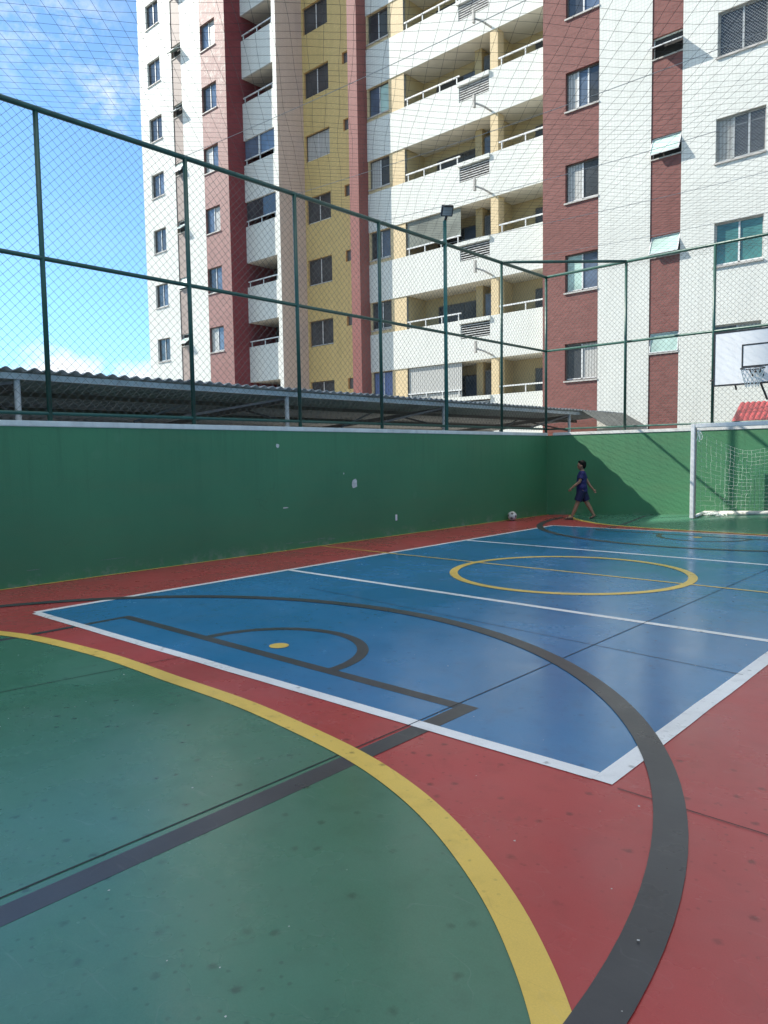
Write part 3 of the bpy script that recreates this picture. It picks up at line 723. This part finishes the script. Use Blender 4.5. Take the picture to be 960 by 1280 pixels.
# plastic chair on a balcony
def chair(x, y, z):
    t = thing('plastic_chair', 'white plastic chair seen on a balcony beside the cream column', 'chair', (x, y, z))
    MB().box(-.22,.22,-.22,.22,.42,.45).build('seat', M['plastic'], t, bevel=.01)
    MB().box(-.22,.22,.2,.23,.46,.92).build('backrest', M['plastic'], t, bevel=.01)
    for a in (-.2,.2):
        for b_ in (-.2,.2): MB().tube([(a,b_,0),(a*.95,b_*.95,.42)], .018, 8).build('leg', M['plastic'], t)
        MB().bar((a*1.1,-.2,.62),(a*1.1,.2,.66), .04,.03).build('armrest', M['plastic'], t)
chair(-6.15, 23.15, TK[2]-2.925+.12+.55)

# tall block added unseen to the left: its shade covers the court
NYE = -.25
t = thing('added_shade_block', 'added unseen block far left of the court, casting shade over it', 'building', (-26, NYE, 0))
MB().box(-8, 0, -34, 0, -.03, 38).build('wall', M['wt'], t)
MB().box(-8, 0, -34, 0, 38.003, 38.3).build('roof', M['concrete'], t)
for k in range(11):
    for i in range(8): MB().box(-.02, .03, -32+4*i, -30.6+4*i, 1.2+2.9*k, 2.5+2.9*k).build('window', M['g_dark'], t)

# ------------------------------------------------------------------ red roofed shelter beyond the back wall
t = thing('tiled_shelter', 'small shelter with ribbed red roof behind the back wall', 'shelter', (4.2, 18.0, 0))
vs = []; n = 320; W = 4.6
e0, e1 = Vector((.16, -.7, 2.20)), Vector((-.04, .62, 2.70))
for k in (0, .03):
    for i in range(n+1):
        x = W*i/n; b = .028*abs(math.sin(math.pi*x/.115))
        for e in (e0, e1): vs.append((e.x*1.0+x-(0 if e is e0 else 0), e.y, e.z+b-k))
K = 2*(n+1); fs = []
for i in range(n): fs += [(2*i, 2*i+2, 2*i+3, 2*i+1), (K+2*i, K+2*i+1, K+2*i+3, K+2*i+2), (2*i, K+2*i, K+2*i+2, 2*i+2), (2*i+1, 2*i+3, K+2*i+3, K+2*i+1)]
mb = MB(); mb.add(vs, fs, False); mb.build('roof', M['redtile'], t)
MB().bar((.1,-.55,2.19),(W,-.55,2.19), .06,.08).build('eave_beam', M['dbeam'], t)
for x in (.2, W-.2):
    for y, z in ((-.5, 2.15), (.5, 2.58)): MB().tube([(x,y,-.03),(x,y,z)], .05, 10).build('post', M['dbeam'], t)

# ------------------------------------------------------------------ goal
GX0, GX1, GY = 3.86, 6.4, 16.32
def gz(x, y): return zf(x, y)
t = thing('futsal_goal', 'white tubular goal with torn white net against the back wall', 'goal', (GX0, GY, 0))
gw = GX1-GX0; pz = gz(GX0, GY)+.002
for x in (0, gw):
    p = MB().box(x, x+.09, -.045, .045, gz(GX0+x, GY)+.002, 2.18).build('post', M['wmetal'], t, bevel=.012)
    MB().box(x+(.091 if x == 0 else -.012), x+(.103 if x == 0 else -.001), -.035, .04, gz(GX0+x, GY)+.01, 2.085).build('net_channel', M['rust'], p)
MB().box(.09, gw, -.045, .045, 2.09, 2.18).build('crossbar', M['wmetal'], t, bevel=.012)
MB().tube([(.12, .52, gz(GX0, 16.72)+.05), (gw-.03, .52, gz(GX1, 16.72)+.05)], .05, 12).build('ground_bar', M['rust2'], t)
for x in (.10, gw-.02): MB().tube([(x, .04, gz(GX0+x, GY)+.05), (x, .52, gz(GX0+x, 16.72)+.05)], .035, 10).build('side_bar', M['wmetal'], t)
def netgrid(mb, f, nu, nv, r, seed, drop=.0):
    q = random.Random(seed); P = [[None]*(nv+1) for _ in range(nu+1)]
    for i in range(nu+1):
        for j in range(nv+1):
            p = f(i/nu, j/nv); e = .012 if 0 < j < nv else .004
            P[i][j] = (p[0]+q.uniform(-e, e), p[1]+q.uniform(-e, e), p[2]+q.uniform(-e, e))
    for i in range(nu+1):
        for j in range(nv+1):
            if i < nu and q.random() > drop: mb.tube([P[i][j], P[i+1][j]], r, 3, False, False)
            if j < nv and q.random() > drop: mb.tube([P[i][j], P[i][j+1]], r, 3, False, False)
mb = MB()
def backp(u, v):
    x = .55+(gw-.62)*u; top = 1.72-.05*math.sin(u*9)-.12*math.sin(math.pi*min(1, u*1.2)); z0 = gz(GX0+x, 16.7)+.08
    return (x, .50-.06*(1-v)+.05*math.sin(3*u+2*v), z0+(top-z0)*v)
netgrid(mb, backp, 22, 17, .0014, 3, .03)
def sidep(u, v):
    x = .105+.46*u; z0 = gz(GX0, GY)+.08; top = 2.06-.34*u
    return (x, .03+.46*u, z0+(top-z0)*v)
netgrid(mb, sidep, 6, 17, .0012, 4, .1)
def topp(u, v): return (.55+(gw-.65)*u, .02+.44*v, 2.08-(.40+.06*math.sin(9*u))*v)
mb.build('net', M['net_w'], t)
mb = MB()
q = random.Random(9)
for k in range(14):
    a = Vector((.11+q.uniform(0,.06), q.uniform(-.01,.05), 2.05)); pts = [a]
    for s in range(4): pts.append(pts[-1]+Vector((q.uniform(-.03,.05), q.uniform(-.02,.02), -q.uniform(.03,.08))))
    mb.tube(pts, .004, 3, False, False)
for k in range(26):
    c = Vector((.12+q.uniform(0,.45), .35+q.uniform(-.1,.15), gz(GX0, 16.6)+.05)); pts = [c+Vector((q.uniform(-.1,.1), q.uniform(-.06,.06), q.uniform(-.02,.06))) for _ in range(5)]
    mb.tube(pts, .005, 3, False, False)
mb.build('loose_net', M['net_w'], t)

# ------------------------------------------------------------------ basketball hoop
HX, HY = 5.06, 16.72
t = thing('basketball_hoop', 'white backboard with black border and net hung on the back fence', 'basketball hoop', (HX, HY, 3.5))
bw_, z0, z1 = .90, -.53, .62
MB().box(-bw_, bw_, 0, .03, z0, z1).build('backboard', M['board'], t)
mb = MB(); e = .035
mb.box(-bw_, -bw_+e, -.004, -.001, z0, z1).box(bw_-e, bw_, -.004, -.001, z0, z1).box(-bw_+e, bw_-e, -.004, -.001, z0, z0+e).box(-bw_+e, bw_-e, -.004, -.001, z1-e, z1)
mb.build('board_border', M['black'], t)
mb = MB(); a, b, c, d, e = -.33, .33, -.17, .31, .03
mb.box(a, a+e, -.004, -.001, c, d).box(b-e, b, -.004, -.001, c, d).box(a+e, b-e, -.004, -.001, c, c+e).box(a+e, b-e, -.004, -.001, d-e, d)
mb.build('target_square', M['black'], t)
RZ = -.24
MB().tube([(.225*math.cos(k*math.pi/16), -.39+.225*math.sin(k*math.pi/16), RZ) for k in range(33)], .012, 8, False).build('rim', M['dbeam'], t)
MB().bar((0,-.005,RZ-.03),(0,-.18,RZ-.01), .14,.05).bar((-.1,-.005,RZ-.12),(-.1,-.22,RZ-.012), .025).bar((.1,-.005,RZ-.12),(.1,-.22,RZ-.012), .025).build('rim_bracket', M['dbeam'], t)
mb = MB()
for k in range(12):
    for s in (1, -1):
        pts = []
        for j in range(6):
            an = 2*math.pi*(k+s*j*.5)/12; rr = .22-.018*j-(.01 if j > 3 else 0); pts.append((rr*math.cos(an), -.39+rr*math.sin(an), RZ-.075*j))
        mb.tube(pts, .006, 4, False, False)
mb.build('net', M['net_w'], t)
mb = MB()
for x in (-.5, .5): mb.bar((x,.03,-.35),(x,.26,-.60), .03).bar((x,.03,.4),(x,.26,.4), .05)
mb.bar((.0,.03,-.4),(.12,.26,-.85), .03).bar((-bw_,.015,-.38),(-1.02,.2,-.38), .03)
mb.build('support_frame', M['black'], t)

# ------------------------------------------------------------------ ball
BX, BY = .16, 15.02
t = thing('football', 'white and black football lying at the foot of the left wall', 'ball', (BX, BY, zf(BX, BY)+.112))
MB().ball((0,0,0), .11, 24, 16).build('ball_skin', M['rust2'], t)
ph = (1+5**.5)/2; dirs = [Vector(v).normalized() for v in [(0,s1,s2*ph) for s1 in (1,-1) for s2 in (1,-1)]+[(s1,s2*ph,0) for s1 in (1,-1) for s2 in (1,-1)]+[(s2*ph,0,s1) for s1 in (1,-1) for s2 in (1,-1)]]
mb = MB(); rm = Matrix.Rotation(.5, 3, 'X') @ Matrix.Rotation(.9, 3, 'Z')
for d in dirs:
    d = rm @ d; a = d.orthogonal().normalized(); b = d.cross(a)
    mb.add([d*.1125]+[(d*1.0+(a*math.cos(k*1.2566)+b*math.sin(k*1.2566))*.33).normalized()*.1118 for k in range(5)], [(0, 1+k, 1+(k+1) % 5) for k in range(5)])
mb.build('pentagon_patches', M['dbeam'], t)

# ------------------------------------------------------------------ the boy
def remeshed(mb, name, m, parent, vox, smooth=4):
    me = bpy.data.meshes.new(name); me.from_pydata(mb.v, [], mb.f); me.update()
    o = bpy.data.objects.new(name+'_tmp', me); COL.objects.link(o)
    r = o.modifiers.new('r', 'REMESH'); r.mode = 'VOXEL'; r.voxel_size = vox
    s = o.modifiers.new('s', 'SMOOTH'); s.iterations = smooth; s.factor = .5
    dg = bpy.context.evaluated_depsgraph_get(); dg.update()
    nm = bpy.data.meshes.new_from_object(o.evaluated_get(dg)); nm.name = name
    bpy.data.objects.remove(o)
    nm.polygons.foreach_set('use_smooth', [True]*len(nm.polygons)); nm.materials.clear(); nm.materials.append(m)
    p = bpy.data.objects.new(name, nm); COL.objects.link(p); p.parent = parent; return p
PX, PY = 1.50, 15.93
pt_ = thing('person', 'boy in navy football kit walking past the corner of the court', 'person', (PX, PY, zf(PX, PY)+.003))
pt_.scale = (.93, 1.12, .985)
pt_.rotation_euler = (0, 0, math.atan2(-.42, -.91))      # local +x is the walking direction
# local frame: x forward, y to the left of the boy, z up; height 1.38
hip, shd, neck = .70, 1.11, 1.17
b = MB()
def limb(pts, rs): b.tube(pts, rs, 12); [b.ball(p, r*.985, 12, 8) for p, r in zip(pts, rs)]
b.tube([(0,0,.66),(.005,0,.78),(.01,0,.92),(.0,0,1.05),(-.005,0,1.13),(-.005,0,1.19)], [.095,.092,.098,.10,.06,.042], 16)
for y in (-.06,.06): b.ball((0,y,.70), (.085,.07,.09)); b.ball((-.005,y*1.5,1.085), (.06,.06,.06)); b.ball((.02,y*.9,.98), (.085,.065,.12))
# head
b.ball((.02,0,1.288), (.094,.077,.106)); b.ball((.045,0,1.245), (.06,.056,.062)); b.tube([(-.005,0,1.14),(.005,0,1.24)], [.043,.041], 12)
b.tube([(.108,0,1.285),(.121,0,1.262)], [.008,.013], 8); b.ball((.105,0,1.229), (.012,.022,.008)); b.ball((.085,0,1.205), (.018,.025,.014))
for y in (-1, 1): b.ball((.01,.079*y,1.268), (.016,.008,.024)); b.ball((.098,.03*y,1.30), (.014,.018,.008))
# left leg steps forward, right leg trails
limb([(.0,.07,.69),(.10,.075,.40)], [.078,.054]); limb([(.10,.075,.40),(.165,.08,.24),(.245,.08,.07)], [.054,.05,.031])
limb([(.0,-.07,.69),(-.11,-.075,.40)], [.078,.054]); limb([(-.11,-.075,.40),(-.20,-.08,.25),(-.285,-.08,.095)], [.054,.05,.031])
limb([(.235,.08,.05),(.33,.085,.035),(.39,.088,.022)], [.034,.030,.018]); limb([(-.30,-.08,.08),(-.24,-.083,.035),(-.19,-.085,.02)], [.034,.030,.018])
# arms: left swings forward, right swings back
limb([(-.005,.135,1.09),(.05,.165,.90)], [.043,.034]); limb([(.05,.165,.90),(.16,.16,.82),(.25,.15,.745)], [.034,.031,.022])
limb([(-.005,-.135,1.09),(-.12,-.165,.90)], [.043,.034]); limb([(-.12,-.165,.90),(-.18,-.165,.80),(-.27,-.16,.70)], [.034,.031,.022])
def hand(w_, d, side):
    w_, d = Vector(w_), Vector(d).normalized(); s = Vector((0, 1, 0)); u = d.cross(s).normalized()
    b.tube([w_, w_+d*.035, w_+d*.06], [.020,.024,.020], 10)
    for i, (o, l) in enumerate(((-.019,.045),(-.006,.053),(.007,.05),(.019,.038))):
        p = w_+d*.055+u*o; q_ = p+d*l*.55-s*side*.006; b.tube([p, q_, q_+d*l*.4-s*side*.016], [.0075,.007,.006], 7)
    p = w_+d*.02-u*.018; b.tube([p, p+d*.022-u*.018, p+d*.045-u*.022-s*side*.008], [.009,.008,.006], 7)
hand((.25,.15,.745), (.75,-.05,-.65), 1); hand((-.27,-.16,.70), (-.6,0,-.8), -1)
body = remeshed(b, 'body', M['skin'], pt_, .0052, 3)
b = MB(); b.ball((-.002,0,1.322), (.099,.083,.088)); b.ball((-.035,0,1.28), (.062,.077,.078)); b.ball((.055,0,1.375), (.048,.055,.024))
remeshed(b, 'hair', M['hair'], pt_, .006, 2)
for y in (-1, 1): MB().ball((.108,.03*y,1.288), (.006,.009,.006), 10, 8).build('eye', M['black'], pt_)
b = MB(); b.tube([(.0,0,.645),(.005,0,.73),(.012,0,.88),(.004,0,1.03),(-.004,0,1.115),(-.004,0,1.155)], [.142,.138,.128,.122,.09,.058], 18)
b.ball((.004,0,.765), (.132,.165,.13)); b.ball((.004,0,.90), (.118,.14,.16))
for y in (-1, 1):
    b.tube([(-.004,.09*y,1.10),(-.004+(.03 if y > 0 else -.06),.152*y,.96)], [.072,.07], 12); b.ball((-.004,.10*y,1.085), (.078,.082,.068)); b.ball((.015,.05*y,.85), (.115,.085,.2))
remeshed(b, 'jersey', M['shirt'], pt_, .007, 4)
b = MB()
for y, dx in ((1,.10),(-1,-.11)):
    b.tube([(0,.06*y,.70),(dx*.95,.074*y,.44)], [.105,.098], 14)
b.ball((0,0,.70), (.12,.13,.09))
remeshed(b, 'shorts', M['shorts'], pt_, .007, 3)
b = MB(); b.box(-.095,-.055,-.195,-.188,1.02,1.045); sl = b.build('sleeve_badge', M['wmetal'], pt_)
for (x, y, z), ry in (((.315,.085,.012), 0), ((-.25,-.083,.03), .55)):
    s_ = MB(); s_.box(-.11,.10,-.04,.04,-.011,.008); so_ = s_.build('sandal', M['shoe'], pt_, bevel=.007); so_.location = (x, y, z); so_.rotation_euler = (0, ry, 0)
    st = MB(); st.tube([(.03,-.042,0),(.03,-.03,.05),(.03,.03,.05),(.03,.042,0)], .007, 6).build('strap', M['shoe'], so_)
